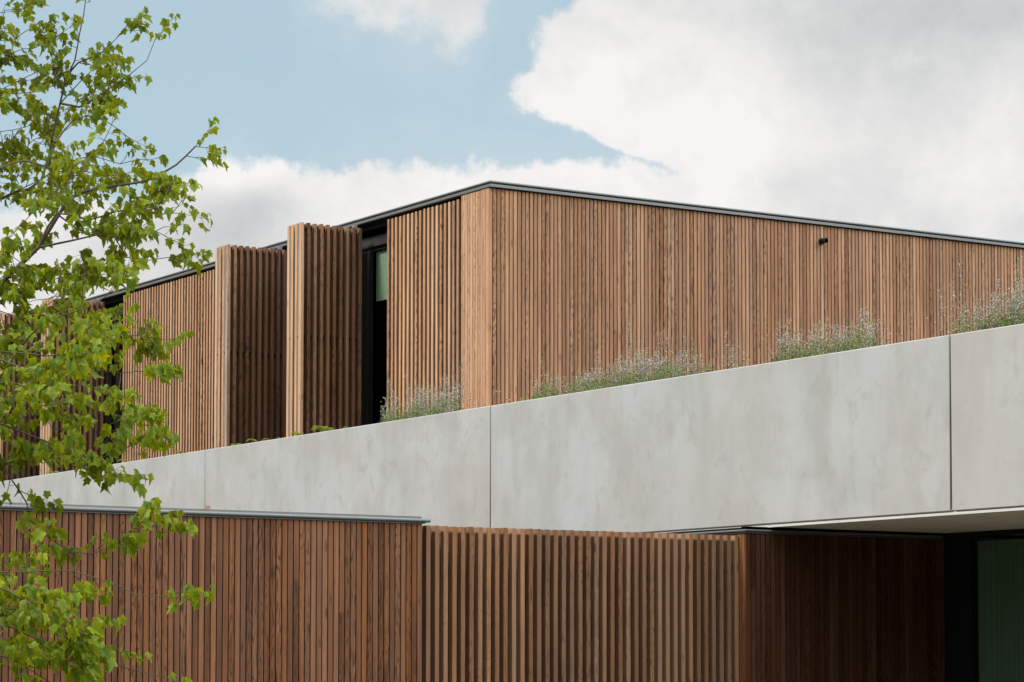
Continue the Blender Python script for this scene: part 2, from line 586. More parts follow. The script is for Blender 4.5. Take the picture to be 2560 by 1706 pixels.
# concrete band: separate panels with open joints
joints = [6.0, 10.2, 17.902, 25.891, 33.6, 40.579, 48.4, 56.0]
for a, b in zip(joints[:-1], joints[1:]):
    mb = MB()
    c = 0.0045 + (0.0035 if abs(b - 17.9) < .1 or abs(a - 17.9) < .1 else 0)
    col = (rng.random(), 0.9 if b < 18 else rng.uniform(0, .25), rng.random())
    y0, y1 = a + c, b - c
    z0, z1, x0, x1 = ZB + .006, ZT, XC, XC + .20
    e = .008                                              # chamfered arrises
    ring = [(x0 + e, z0), (x1, z0), (x1, z1), (x0 + e, z1), (x0, z1 - e), (x0, z0 + e)]
    n = 6
    pts = [(px_, y0 + (e if i in (4, 5) else 0), pz) for i, (px_, pz) in enumerate(ring)] + \
          [(px_, y1 - (e if i in (4, 5) else 0), pz) for i, (px_, pz) in enumerate(ring)]
    fs = [tuple(range(6)), tuple(reversed(range(6, 12)))] + [(j, j + 6, (j + 1) % 6 + 6, (j + 1) % 6) for j in range(6)]
    mb.poly(pts, fs, col)
    cpan = mb.build('concrete_panel', M['concrete'], house)
    if abs(b - 33.6) < .01:
        sc = MB()
        for k in range(7):
            yy = 33.57 - k * .021
            sc.tube([(XC - .001, yy, 3.725), (XC - .001, yy - .006, 3.762 + .008 * (k % 3)), (XC - .001, yy - .014, 3.738), (XC - .001, yy - .021, 3.755 - .014 * (k % 2))], [.0045] * 4, 4)
        sc.build('red_scribble', M['red'], cpan)
mb = MB()
mb.box(XC + .06, XC + .19, 6.02, 55.9, ZB - .02, ZT - .03)
mb.build('joint_backing', M['joint'], house)
mb = MB()
mb.box(XC - .004, XC + .05, 6.0, 19.5, ZP, ZB - .006)
mb.box(XC - .004, XC + .05, 19.506, 56, ZP, ZB - .006)
mb.build('edge_profile', M['render_light'], house)
mb = MB()
mb.box(XC + .05, 18.47, 6, 55.5, ZP + .004, ZP + .10)
mb.build('soffit', M['soffit'], house)
# terrace slab and planting soil behind the band
mb = MB()
mb.box(XC + .21, 33, 6, YB + .3, 4.0, 4.42)
mb.box(XC + .21, XA + .3, YB + .3, 56, 4.0, 4.42)
mb.build('planting_bed', M['soil'], house)
mb = MB()
mb.box(18.48, 33, 6.05, YB + .2, 3.1, 3.99)
mb.build('terrace_slab', M['soffit'], house)

# ---- upper storey, end wall (faces -y)
mb = MB()
boards_x(mb, XA, 33.0, YB, 4.3, ZW, .0642, .0155, .028, 0, 1, .16)
mb.build('end_wall_cladding', M['wood_wall'], house)
# corner boards on the long side (faces -x)
mb = MB()
boards_y(mb, YB + .0235, 29.46, XA, 4.3, ZW, .0652, .007, .024, 0.0, 0.5, .15)
mb.build('corner_cladding', M['wood_pale'], house)
mb = MB()
mb.box(XA - .004, XA + .05, YB - .002, 29.46, ZW + .002, ZW + .028, (.5, .5, .5))
mb.build('corner_flashing', M['coping_dark'], house)


def slats(name, y0, n, pitch, w):
    mb = MB()
    for i in range(n):
        y = y0 + i * pitch
        c = rc(0, .75)
        top = ZW - .035 + rng.uniform(-.004, .004)
        mb.box(XA + rng.uniform(-.002, .002), XA + .062, y, y + w - .003, 4.3, top, c)
    return mb.build(name, M['wood_pale'], house)


slats('slat_screen', 29.53, 18, .1105, .056)
n2 = int((40.56 - 35.0) / .1045)
slats('slat_screen', 40.56 - n2 * .1045, n2, .1045, .052)
slats('slat_screen', 44.3, 90, .1045, .052)
# black backing behind the slats, and the core of the storey
for a, b in ((29.46, 31.50), (34.97, 40.56), (44.28, 56)):
    mb = MB()
    mb.box(XA + .075, XA + .10, a, b, 4.3, ZW)
    mb.build('backing_membrane', M['black'], house)
mb = MB()
mb.box(XA + .03, 33, YB + .035, YB + .06, 4.3, ZW + .01)
mb.box(XA + .035, XA + .06, YB + .03, 29.47, 4.3, ZW + .01)
mb.build('wall_membrane', M['black'], house)
# reveals of the two big openings, with black head panels
for (y0, y1) in ((31.50, 34.97), (40.56, 44.28)):
    mb = MB()
    mb.box(XA + .11, XA + .9, y0 - .05, y0, 4.3, ZW)
    mb.box(XA + .11, XA + .9, y1, y1 + .05, 4.3, ZW)
    mb.box(XA + .90, XA + .93, y0 - .05, y1 + .05, 4.3, ZW)
    mb.box(XA + .11, XA + .9, y0, y1, 4.25, 4.3)
    mb.build('room_lining', M['void'], house)
    mb = MB()
    mb.box(18.05, 18.09, y0 - .02, y1 + .02, 7.50, ZW + .03)
    mb.box(18.02, 18.06, y0 - .02, y1 + .02, 7.465, 7.495)
    mb.build('head_panel', M['head'], house)
    f = MB()
    zt, zb = 7.46, 4.45
    f.box(18.06, 18.13, y0, y1, zt - .05, zt)
    f.box(18.06, 18.13, y0, y1, zb, zb + .08)
    ys = [y0 + .02, y0 + .86, y0 + 1.70, y0 + 2.55, y1 - .06]
    for q in ys:
        f.box(18.062, 18.128, q, q + .05, zb + .08, zt - .05)
    win = f.build('window', M['frame'], house)
    for i in range(4):
        p = MB()
        p.box(18.09, 18.098, ys[i] + .05, ys[i + 1], zb + .08, zt - .05)
        p.build('pane', M['glass'], win)
    bl = MB()
    if y0 < 32:
        bl.box(18.11, 18.116, y0 + .05, y0 + .70, 6.69, 7.40)
    else:
        bl.box(18.11, 18.116, y0 + .05, y0 + .34, 4.9, 7.3)
    o = bl.build('roller_blind', M['blind'] if y0 < 32 else M['blind'], win)
    if y0 < 32:
        d = MB()
        d.box(18.052, 18.058, y0 + .70, y1 - .02, zb + .08, zt - .05)
        d.build('closed_leaf', M['void'], win)


def shutter(y0):
    """a pair of slatted leaves folded together, standing out from the wall; y0 = near face"""
    root = None
    leaf = MB()
    zt = 7.715
    L = XA - .02 - X1
    pitch = (L - .05) / 9
    for k in range(2):
        yy = y0 + k * .2375
        for i in range(1, 10):
            x = X1 + i * pitch
            c = rc(.1, .9)
            z = zt + rng.uniform(-.004, .004)
            leaf.box(x, x + .046, yy, yy + .060, 4.34, z, c)
            c = rc(.1, .9)
            leaf.box(x, x + .050, yy + .118, yy + .180, 4.34, z - .002, c)
    root = leaf.build('folding_shutter', M['wood_shutter'], house)
    for k in range(2):
        yy = y0 + k * .2375
        for q0, q1 in ((0, .062), (.116, .182)):
            e_ = MB()
            e_.box(X1, X1 + .046, yy + q0, yy + q1, 4.34, zt + .001, rc(0, .3))
            e_.build('end_post', M['wood_pale'], root)
        a = MB()
        a.box(X1 + .003, X1 + .045, yy + .066, yy + .112, 4.36, zt - .006)
        a.build('edge_channel', M['alu'], root)
        for z in (zt - .075, 6.10, 4.42):
            r = MB()
            r.box(X1 + .046, XA - .03, yy + .066, yy + .112, z, z + .045)
            r.build('rail', M['frame'], root)
        for z in (6.105, 4.62):
            b = MB()
            b.tube([(X1 - .006, yy + .089, z), (X1 + .01, yy + .089, z)], [.012, .012], 8)
            b.build('bolt', M['coping_dark'], root)
        w = MB()
        w.box(XA - .12, XA - .06, yy + .07, yy + .12, zt - .01, zt + .055)
        w.build('track_roller', M['alu'], root)
    return root


for y in (32.149, 34.470, 41.25, 43.50):
    shutter(y)

# ---- roof edge
RX, RY = 17.853, 28.708
xr = RX


def roof_prof(prof):
    # path: far right end -> corner -> far left end; outward is (-x,-y) at the mitre
    return [((34.0, RY), (0, -1)), ((RX, RY), (-1, -1)), ((RX, 57.0), (-1, 0))]


mb = MB()
extrude(mb, [(.000, 7.868), (-.010, 7.874), (-.25, 7.876), (-.25, 7.846), (-.004, 7.842), (.004, 7.848), (.006, 7.858)], roof_prof(0))
mb.build('roof_coping', M['coping'], house)
mb = MB()
extrude(mb, [(-.002, 7.828), (-.25, 7.828), (-.25, 7.790), (-.002, 7.790)], roof_prof(0))
mb.build('fascia', M['coping'], house)
mb = MB()
extrude(mb, [(-.022, 7.841), (-.24, 7.841), (-.24, 7.829), (-.022, 7.829)], roof_prof(0))
extrude(mb, [(-.085, 7.7895), (-.24, 7.7895), (-.24, 7.70), (-.085, 7.70)], roof_prof(0))
mb.build('roof_shadow_gap', M['black'], house)
mb = MB()
mb.box(RX + .2, 33.9, RY + .2, 56.9, 7.76, 7.86)
mb.build('roof', M['roof'], house)
mb = MB()
mb.box(18.05, 33.5, YB + .07, 56.5, 7.62, 7.75)          # ceiling slab
mb.box(18.85, 33.5, YB + .07, 56.5, 4.2, 4.35)
mb.box(33.0, 33.2, YB - .01, 56.5, 4.3, 7.61)
mb.box(18.05, 33.2, 56.3, 56.5, 4.36, 7.61)
mb.build('storey_core', M['void'], house)

# ---- ground floor: entrance recess under the band
mb = MB()
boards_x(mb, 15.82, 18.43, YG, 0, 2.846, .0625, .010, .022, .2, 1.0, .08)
mb.build('entrance_cladding', M['wood_recess_shade'], house)
mb = MB()
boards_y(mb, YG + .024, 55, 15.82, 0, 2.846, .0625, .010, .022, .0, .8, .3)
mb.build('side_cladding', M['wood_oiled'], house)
mb = MB()
mb.box(15.845, 18.45, YG + .025, YG + .05, 0, 2.90)
mb.box(15.845, 15.87, YG + .05, 55, 0, 2.88)
mb.build('wall_membrane', M['black'], house)


def cop(mb, path, z=2.876):
    extrude(mb, [(.030, z - .006), (.022, z), (-.10, z + .001), (-.10, z - .022), (.020, z - .022), (.029, z - .017)], path)
    extrude(mb, [(.012, z - .0285), (-.06, z - .0285), (-.06, z - .036), (.012, z - .036)], path)


mb = MB()
cop(mb, [((18.40, YG), (0, -1)), ((15.82, YG), (-1, -1)), ((15.82, 55), (-1, 0))], 2.886)
mb.build('wall_coping', M['coping'], house)
mb = MB()
mb.box(15.84, 18.44, YG + .012, YG + .10, 2.847, 2.9165)
mb.box(15.84, 16.2, YG + .012, 55, 2.847, 2.91)
mb.build('wall_shadow_gap', M['black'], house)

# glazed side of the recess (faces -x)
XH = 18.452
mb = MB()
mb.box(XH, XH + .06, 20.235, YG + .02, 0, 2.9165)
mb.box(XH, XH + .06, 6, 20.234, 2.865, 2.9165)
mb.box(XH, XH + .06, 6, 20.234, 0, .06)
mb.build('recess_frame', M['frame'], house)
ybay = 20.235
first = True
while ybay > 7:
    y0 = ybay - .80
    f = MB()
    f.box(XH + .01, XH + .055, y0 - .035, y0, .06, 2.865)
    f.box(XH + .012, XH + .053, y0, ybay - .001, 2.80, 2.864) if not first else None
    win = f.build('window', M['frame'], house)
    p = MB()
    p.box(XH + .03, XH + .038, y0, ybay, .061, 2.864)
    p.build('pane', M['glass'], win)
    cu = MB()
    k = 200
    pts, fs = [], []
    for i in range(k + 1):
        yy = y0 + .01 + (ybay - y0 - .02) * i / k
        ph = i * .95 + .9 * math.sin(i * .17) + .5 * math.sin(i * .41)
        xx = XH + .14 + .045 * math.sin(ph) + .010 * math.sin(ph * 2.3)
        pts += [(xx, yy, .06), (xx, yy, 2.82)]
    fs = [(2 * i, 2 * i + 1, 2 * i + 3, 2 * i + 2) for i in range(k)]
    cu.poly(pts, fs)
    cu.build('curtain', M['curtain'], win, smooth=True)
    ybay = y0 - .036
    first = False
mb = MB()
mb.box(18.9, 19.0, 6, YG, 0, 2.9165)
mb.box(XH + .07, 19.0, 6, YG, -.02, .02)
mb.box(18.48, 33, 6.0, 6.1, 0, 3.09)
mb.box(19.0, 33, 6.2, 55, 2.92, 3.09)
mb.box(33, 33.1, 6.0, 56, 0, 4.0)
mb.build('room_lining', M['void'], house)
# added unseen wall: keeps light out of the entrance recess at its near end
mb = MB()
mb.box(16.35, XH - .01, 13.8, 14.0, 0, 2.9165)
mb.build('light_block_wall', M['coping_dark'], house)

# ------------------------------------------------------------ garden wall clad in boards
gw = thing('clad_wall', 'reddish brown wall of close vertical boards under a rounded grey metal coping', 'wall', (8, YG, 0))
XD = 12.09
mb = MB()
x = XD - .058 * 130
boards_x(mb, x, XD + .002, YG, 0, 2.846, .058, .0108, .022, 0, 1.0, .10)
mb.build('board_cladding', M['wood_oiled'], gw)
mb = MB()
mb.box(x, XD - .012, YG + .024, YG + .28, 0, 2.846)
mb.build('wall_core', M['black'], gw)
mb = MB()
z = 2.882
path = [((x, YG), (0, -1)), ((XD + .055, YG), (0, -1))]
nose = [(.030 + .017 * math.cos(t), z - .017 + .017 * math.sin(t)) for t in [math.radians(a) for a in range(-90, 91, 20)]]
extrude(mb, nose + [(-.30, z), (-.30, z - .034)], path)
extrude(mb, [(.016, z - .0355), (-.30, z - .0355), (-.30, z - .046), (.016, z - .046)], [((x, YG), (0, -1)), ((XD + .014, YG), (0, -1))])
mb.box(x, XD + .0, YG + .03, YG + .24, z + .001, z + .022, (.5, .5, .5))
mb.build('metal_coping', M['coping'], gw)

# ------------------------------------------------------------ open slatted fence between wall and house
fe = thing('slatted_fence', 'tall open fence of upright brown battens between the clad wall and the house', 'fence', (12.1, 20.71, 0))
YE, ZE = 20.71, 2.828
mb = MB()
pf = .0940
nf = 40
for i in range(nf):
    x = XD + .100 + i * pf
    if x + .045 > 15.83:
        break
    mb.box(x, x + .045, YE + rng.uniform(-.002, .002), YE + .072, 0, ZE + rng.uniform(-.003, .003), rc(.0, .95))
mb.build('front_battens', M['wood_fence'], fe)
mb = MB()
for i in range(nf + 1):
    x = XD + .052 + i * pf
    if x + .04 > 15.83:
        break
    mb.box(x, x + .045, YE + .125, YE + .18, 0, ZE - .002, rc(.0, 1))
mb.build('rear_battens', M['wood_oiled'], fe)  # darker wood than the front row, stands in for shade in the gaps
for z in (2.449, 1.3, .25):
    mb = MB()
    mb.box(XD + .0, 15.815, YE + .078, YE + .120, z, z + .05)
    mb.build('rail', M['frame'], fe)

# ------------------------------------------------------------ spotlight on the end wall
sp = thing('wall_spotlight', 'small black cylindrical spotlight under the roof edge of the timber end wall', 'spotlight', (23.46, YB, 7.555))
mb = MB()
mb.tube([(23.46, YB - .002, 7.555), (23.46, YB - .022, 7.555), (23.46, YB - .026, 7.555)], [.047, .047, .040], 24)
mb.build('wall_plate', M['frame'], sp, smooth=False)
mb = MB()
ro, ri, n = .036, .031, 28
rings = [(ro, YB - .024), (ro, YB - .125), (ri, YB - .127), (ri, YB - .06), (.0005, YB - .059)]
pts, fs = [], []
for (r_, y_) in rings:
    for j in range(n):
        t = 2 * math.pi * j / n
        pts.append((23.455 + r_ * math.cos(t), y_, 7.553 + r_ * math.sin(t)))
for i in range(len(rings) - 1):
    for j in range(n):
        fs.append((i * n + j, i * n + (j + 1) % n, (i + 1) * n + (j + 1) % n, (i + 1) * n + j))
mb.poly(pts, fs)
mb.build('barrel', M['frame'], sp, smooth=False)


# ------------------------------------------------------------ leaves
def add_blade(mb, base, axis, normal, size, shape, col, fold=.18, droop=.3):
    """shape: right half outline (x,y) from base to tip; the blade is folded along its midrib"""
    a = axis.normalized()
    nrm = (normal - a * normal.dot(a))
    if nrm.length < 1e-4:
        nrm = a.orthogonal()
    nrm.normalize()
    s = a.cross(nrm)
    n0 = len(mb.v)
    mids = (0.0, 0.30, 0.62, 1.0)
    k = len(shape)

    def P(x, y):
        z = fold * abs(x) - droop * y * y
        return tuple(base + (a * y + s * x + nrm * z) * size)
    r0, r1 = col
    vs, cs = [], []
    for y in mids:
        vs.append(P(0, y))
        cs.append((r0, 0.15 if y < .9 else 1.0, r1))
    for sg in (1, -1):
        for (x, y) in shape:
            vs.append(P(x * sg, y))
            cs.append((r0, min(1.0, .35 + abs(x) * 1.1), r1))
    mb.v += vs
    mb.c += cs
    for si in range(2):
        o = n0 + 4 + si * k

        def mid(y):
            return 0 if y < .16 else (1 if y < .46 else 2)
        prev = None
        for i in range(k):
            mi = mid(shape[i][1])
            if prev is None:
                prev = (o + i, mi)
                mb.f.append((n0, n0 + 1, o + i) if si == 0 else (n0 + 1, n0, o + i))
                prev = (o + i, 1)
                continue
            pi, pm = prev
            m2 = max(pm, mi)
            t = (pi, n0 + pm, o + i)
            mb.f.append(t if si == 0 else (t[2], t[1], t[0]))
            if m2 > pm:
                t = (o + i, n0 + pm, n0 + m2)
                mb.f.append(t if si == 0 else (t[2], t[1], t[0]))
            prev = (o + i, m2)
        pi, pm = prev
        t = (pi, n0 + pm, n0 + 3)
        mb.f.append(t if si == 0 else (t[2], t[1], t[0]))


MAPLE = [(.20, -.03), (.36, .06), (.42, .20), (.36, .27), (.42, .42), (.50, .68), (.33, .60), (.24, .66), (.14, .86)]
OVATE = [(.22, .18), (.28, .40), (.20, .70)]

TREE=[
(0.024,[4.5,13.36,3.18,4.79,13.26,3.74,5.08,13.15,4.06,5.22,13.1,4.12,5.28,13.07,4.17,5.32,13.06,4.3,5.33,13.05,4.39,5.37,13.04,4.59,5.4,13.02,4.74,5.44,13.01,4.83,5.46,13.0,4.97,5.48,12.99,5.08,5.49,12.99,5.16]),
(0.034,[4.31,12.9,2.61,4.53,12.83,3.13,4.8,12.73,3.43,4.91,12.7,3.53,4.99,12.67,3.62,5.09,12.63,3.73,5.14,12.61,3.82,5.25,12.57,4.0,5.38,12.52,4.05,5.57,12.44,4.09,5.65,12.41,4.12,5.75,12.37,4.19,5.84,12.33,4.29]),
(0.009,[5.04,12.52,3.71,5.2,12.44,3.75,5.31,12.36,3.78,5.38,12.31,3.76,5.43,12.27,3.66,5.51,12.2,3.64,5.62,12.13,3.66]),
(0.009,[4.9,12.9,3.54,5.07,12.86,3.61,5.23,12.82,3.61,5.36,12.78,3.64,5.49,12.75,3.68,5.57,12.74,3.72]),
(0.016,[4.12,12.33,2.47,4.43,12.24,2.91,4.63,12.18,3.09,4.78,12.13,3.11,4.93,12.09,3.1,5.0,12.08,3.11,5.09,12.05,3.16,5.19,12.03,3.18,5.3,11.99,3.22,5.44,11.95,3.21]),
(0.007,[4.76,11.99,3.14,4.79,11.86,3.21,4.86,11.71,3.26,4.94,11.56,3.29,4.99,11.42,3.36]),
(0.007,[4.62,11.94,3.05,4.75,11.78,2.98,4.87,11.63,2.98,4.93,11.49,2.97,5.0,11.36,2.95,5.04,11.23,2.95]),
(0.013,[4.1,12.13,2.17,4.47,12.07,2.6,4.78,12.02,2.81,5.06,11.98,2.86,5.3,11.95,2.79,5.44,11.96,2.76]),
(0.008,[4.48,11.88,2.76,4.67,11.74,2.68,4.87,11.6,2.58,4.98,11.49,2.56,5.05,11.39,2.6]),
(0.006,[4.84,11.96,2.67,4.91,11.83,2.56,5.04,11.68,2.52,5.05,11.58,2.48]),
(0.015,[4.04,11.94,2.25,4.39,11.86,2.68,4.55,11.85,2.59,4.65,11.86,2.47,4.74,11.87,2.35,4.78,11.9,2.26,4.88,11.91,2.18,4.99,11.91,2.12,5.1,11.92,2.11,5.22,11.91,2.16,5.31,11.92,2.17,5.41,11.93,2.25]),
(0.013,[3.94,11.76,1.87,4.28,11.63,2.0,4.55,11.53,2.0,4.7,11.47,2.01,4.79,11.42,2.01,4.88,11.38,1.98,4.97,11.34,1.95,5.06,11.3,1.9,5.18,11.24,1.89,5.24,11.21,1.91]),
(0.012,[3.98,11.85,1.59,4.29,11.81,1.84,4.58,11.78,1.71,4.69,11.8,1.62,4.8,11.83,1.59,4.96,11.84,1.53]),
(0.009,[4.35,11.5,1.8,4.51,11.44,1.74,4.6,11.39,1.69,4.66,11.36,1.62,4.72,11.33,1.59]),
(0.011,[4.08,11.5,1.76,4.42,11.39,1.83,4.57,11.35,1.8,4.68,11.32,1.76,4.74,11.32,1.76,4.82,11.3,1.65,4.88,11.3,1.6,5.01,11.26,1.55,5.13,11.22,1.52]),
(0.01,[4.81,13.15,4.2,4.89,13.03,4.66,4.97,12.9,4.92,4.96,12.81,5.0,5.02,12.69,4.99]),
(0.009,[4.71,13.08,4.44,5.05,13.0,4.81,5.19,12.99,4.86,5.32,12.99,4.94]),
(0.009,[4.55,12.92,4.14,4.81,12.93,4.53,5.0,12.95,4.58,5.23,12.96,4.63,5.34,13.01,4.69]),
(0.007,[5.03,13.39,4.61,5.15,13.35,4.7,5.32,13.3,4.8]),
(0.008,[4.75,13.49,4.08,5.01,13.46,4.47,5.19,13.45,4.49,5.33,13.46,4.53,5.46,13.48,4.59]),
(0.009,[5.26,12.76,4.53,5.36,12.75,4.52,5.5,12.73,4.62,5.63,12.71,4.72,5.73,12.71,4.81,5.78,12.72,4.93]),
(0.008,[5.44,13.12,4.76,5.44,12.96,4.81,5.49,12.78,4.83,5.55,12.6,4.93]),
(0.009,[5.14,12.59,4.29,5.18,12.63,4.29,5.28,12.65,4.42,5.42,12.64,4.46,5.53,12.65,4.41,5.61,12.67,4.37]),
(0.01,[4.97,12.98,3.98,5.01,12.98,4.03,5.21,12.92,4.14,5.36,12.87,4.25,5.5,12.83,4.28,5.62,12.8,4.25,5.71,12.77,4.28]),
(0.009,[5.01,12.43,3.69,5.08,12.36,3.87,5.21,12.26,3.83,5.31,12.17,3.87,5.49,12.05,3.89,5.55,11.98,3.86]),
(0.007,[5.21,12.67,3.92,5.31,12.5,3.8,5.39,12.34,3.79,5.49,12.17,3.77,5.52,12.02,3.79]),
(0.007,[4.79,12.41,4.08,4.93,12.45,4.14,5.1,12.48,4.12,5.27,12.51,4.1,5.49,12.51,4.13]),
(0.008,[4.61,12.47,3.38,4.8,12.4,3.35,4.9,12.35,3.31,4.99,12.3,3.37,5.06,12.27,3.43]),
(0.008,[4.31,11.73,2.86,4.53,11.71,2.85,4.66,11.72,2.83,4.77,11.73,2.76,4.86,11.75,2.65]),
(0.008,[4.51,12.3,3.15,4.72,12.32,3.23,4.9,12.35,3.39,5.05,12.39,3.43,5.24,12.42,3.5]),
(0.008,[4.46,12.64,3.51,4.73,12.58,3.65,4.92,12.56,3.66,5.05,12.55,3.57,5.18,12.54,3.56,5.32,12.53,3.59]),
(0.008,[4.76,13.49,3.81,5.07,13.48,4.15,5.27,13.52,4.31,5.43,13.57,4.49,5.53,13.64,4.54]),
(0.007,[4.75,13.49,4.6,5.01,13.36,4.92,5.18,13.26,4.96,5.24,13.19,5.01]),
(0.006,[5.33,12.94,4.57,5.43,13.01,4.67,5.56,13.06,4.8,5.68,13.12,4.87]),
(0.007,[4.65,12.35,3.61,4.79,12.29,3.7,4.9,12.23,3.84,5.02,12.17,3.94,5.1,12.12,4.05,5.21,12.07,4.21]),
(0.008,[4.1,11.28,1.65,4.4,11.32,1.61,4.59,11.4,1.54,4.76,11.49,1.46]),
(0.008,[4.06,11.19,1.9,4.3,11.18,1.93,4.46,11.19,1.86,4.58,11.23,1.79,4.72,11.25,1.7,4.82,11.29,1.76]),
(0.007,[4.45,11.79,2.91,4.58,11.63,2.9,4.68,11.48,2.85,4.78,11.33,2.88,4.84,11.19,2.84]),
]


rt = random.Random(5)
tree = thing('maple_tree', 'young maple tree with bright green lobed leaves in front of the house', 'tree', (4.15, 13.0, 0))
wd, cr = MB(), MB()
UP = Vector((0, 0, 1))


def smooth_path(pts, step=.09):
    P = [Vector(p) for p in pts]
    P = [P[0] * 2 - P[1]] + P + [P[-1] * 2 - P[-2]]
    out = []
    for i in range(1, len(P) - 2):
        n = max(1, int((P[i + 1] - P[i]).length / step))
        for j in range(n):
            t = j / n
            a, b, c, d = P[i - 1], P[i], P[i + 1], P[i + 2]
            out.append(0.5 * ((2 * b) + (c - a) * t + (2 * a - 5 * b + 4 * c - d) * t * t + (3 * b - a - 3 * c + d) * t ** 3))
    out.append(P[-2])
    return out


def leaf_at(p, d, big):
    """leaf on a petiole leaving p roughly along d"""
    h = max(0, min(1, (p.z - 2.4) / 3.0))
    pet = (d + Vector((rt.gauss(0, .35), rt.gauss(0, .35), rt.gauss(.12, .3)))).normalized()
    pl = rt.uniform(.025, .055)
    q = p + pet * pl
    wd.tube([p, q], [.0013, .0010], 3, cap=False)
    hor = Vector((pet.x, pet.y, 0))
    if hor.length < .1:
        hor = Vector((rt.gauss(0, 1), rt.gauss(0, 1), 0))
    hor.normalize()
    down = rt.uniform(.4, 2.6) if h < .45 else rt.uniform(.1, 1.8)
    ax = (hor + Vector((rt.gauss(0, .4), rt.gauss(0, .4), 0)) - UP * down).normalized()
    nr = (UP + Vector((rt.gauss(0, .75), rt.gauss(0, .75), 0)) + Vector((-.3, -.4, 0))).normalized()
    sz = (.061 - .014 * h) * rt.uniform(.55, 1.2) * big
    add_blade(cr, q, ax, nr, sz, MAPLE, (rt.random(), rt.random()), rt.uniform(.15, .8), rt.uniform(.2, .95))


def twig(p, d, length, rad=.0028, big=1.0, sub=True):
    pts = [p]
    dd = d.normalized()
    n = max(2, int(length / .039))
    for i in range(n):
        dd = (dd + Vector((rt.gauss(0, .14), rt.gauss(0, .14), rt.gauss(.02, .12)))).normalized()
        pts.append(pts[-1] + dd * (length / n))
    wd.tube(pts, [rad * (1 - .65 * i / n) for i in range(n + 1)], 4, cap=False)
    for i in range(1, n + 1):
        t = i / n
        if t < .25:
            continue
        ax = (pts[i] - pts[i - 1]).normalized()
        s = ax.cross(UP)
        if s.length < .1:
            s = Vector((1, 0, 0))
        s.normalize()
        if i % 2:
            s = (s * .6 + UP * .5 * rt.choice((1, -1))).normalized()
        for sg in (1, -1):
            if rt.random() < .86:
                leaf_at(pts[i], (ax * .5 + s * sg).normalized(), big)
        if sub and rt.random() < .42 and i < n:
            twig(pts[i], (ax + s * rt.choice((1, -1)) * .9 + UP * rt.uniform(-.2, .4)), length * rt.uniform(.35, .6), rad * .7, big, False)
    leaf_at(pts[-1], (pts[-1] - pts[-2]).normalized(), big * .9)
    leaf_at(pts[-1], (pts[-1] - pts[-2]).normalized() + UP * .3, big * .7)


trunk_pts = [Vector((4.15, 13.0, -.05)), Vector((4.16, 13.0, .8)), Vector((4.2, 13.02, 1.8)), Vector((4.22, 12.98, 2.8)), Vector((4.3, 13.05, 3.8)), Vector((4.42, 13.1, 4.8)),
             Vector((4.5, 13.2, 5.8)), Vector((4.45, 13.3, 6.9)), Vector((4.5, 13.3, 7.7))]
tp = smooth_path(trunk_pts, .15)
wd.tube(tp, [.075 * (1 - .9 * (i / (len(tp) - 1))) + .004 for i in range(len(tp))], 10)


def trunk_point(z):
    best = min(tp, key=lambda p: abs(p.z - z))
    return best


def grow(pts, r, density=1.0, join=True, tmin=0.0):
    P = [Vector(p) for p in pts]
    if join:
        h = math.hypot(P[0].x - 4.3, P[0].y - 13.0)
        z = max(1.3, P[0].z - .35 - h * .45)
        P = [trunk_point(z)] + P
    path = smooth_path(P, .07)
    n = len(path)
    wd.tube(path, [max(.0020, .72 * r * (1 - .84 * (i / (n - 1)))) for i in range(n)], 6, cap=False)
    for i in range(2, n):
        t = i / (n - 1)
        if t < tmin:
            continue
        if rt.random() < .78 * density:
            ax = (path[i] - path[i - 1]).normalized()
            s = Vector((rt.gauss(0, 1), rt.gauss(0, 1), rt.gauss(.1, .8)))
            s = (s - ax * s.dot(ax)).normalized()
            L = rt.uniform(.09, .30) * (1.15 - .5 * t)
            twig(path[i], ax * rt.uniform(.4, 1.0) + s, L, .0024, 1.0, True)
        elif rt.random() < .30 and t > .35:
            ax = (path[i] - path[i - 1]).normalized()
            s = ax.cross(UP).normalized()
            leaf_at(path[i], (ax * .4 + s * rt.choice((1, -1))).normalized(), 1.0)
    twig(path[-1], (path[-1] - path[-3]).normalized(), rt.uniform(.10, .16), .0022, 1.0, False)


for bi, (r, fl) in enumerate(TREE):
    P = [tuple(fl[i:i + 3]) for i in range(0, len(fl), 3)]
    h = math.hypot(P[0][0] - 4.3, P[0][1] - 13.0)
    off_left = (P[0][0] * .8446 - P[0][1] * .5354) < -2.62
    grow(P, r, 1.0, join=off_left)
# the rest of the crown, mostly outside the picture to the left
for i in range(58):
    z = rt.uniform(1.9, 7.2)
    b = trunk_point(z)
    an = rt.uniform(0, 2 * math.pi)
    d = Vector((math.cos(an), math.sin(an), 0))
    if d.x * .8446 - d.y * .5354 > .15:
        L = rt.uniform(.3, .62)
    else:
        L = rt.uniform(.8, 1.7) * (1.1 - .09 * z)
    e = b + d * L + UP * L * rt.uniform(.35, .9)
    m1 = b + d * L * .5 + UP * L * rt.uniform(.15, .35)
    grow([b, m1, e], .010, .75, join=False, tmin=.25)
wd.build('trunk', M['bark'], tree, smooth=True)
cr.build('crown', M['leaf'], tree)

# ------------------------------------------------------------ plants on the terrace edge
rp = random.Random(21)


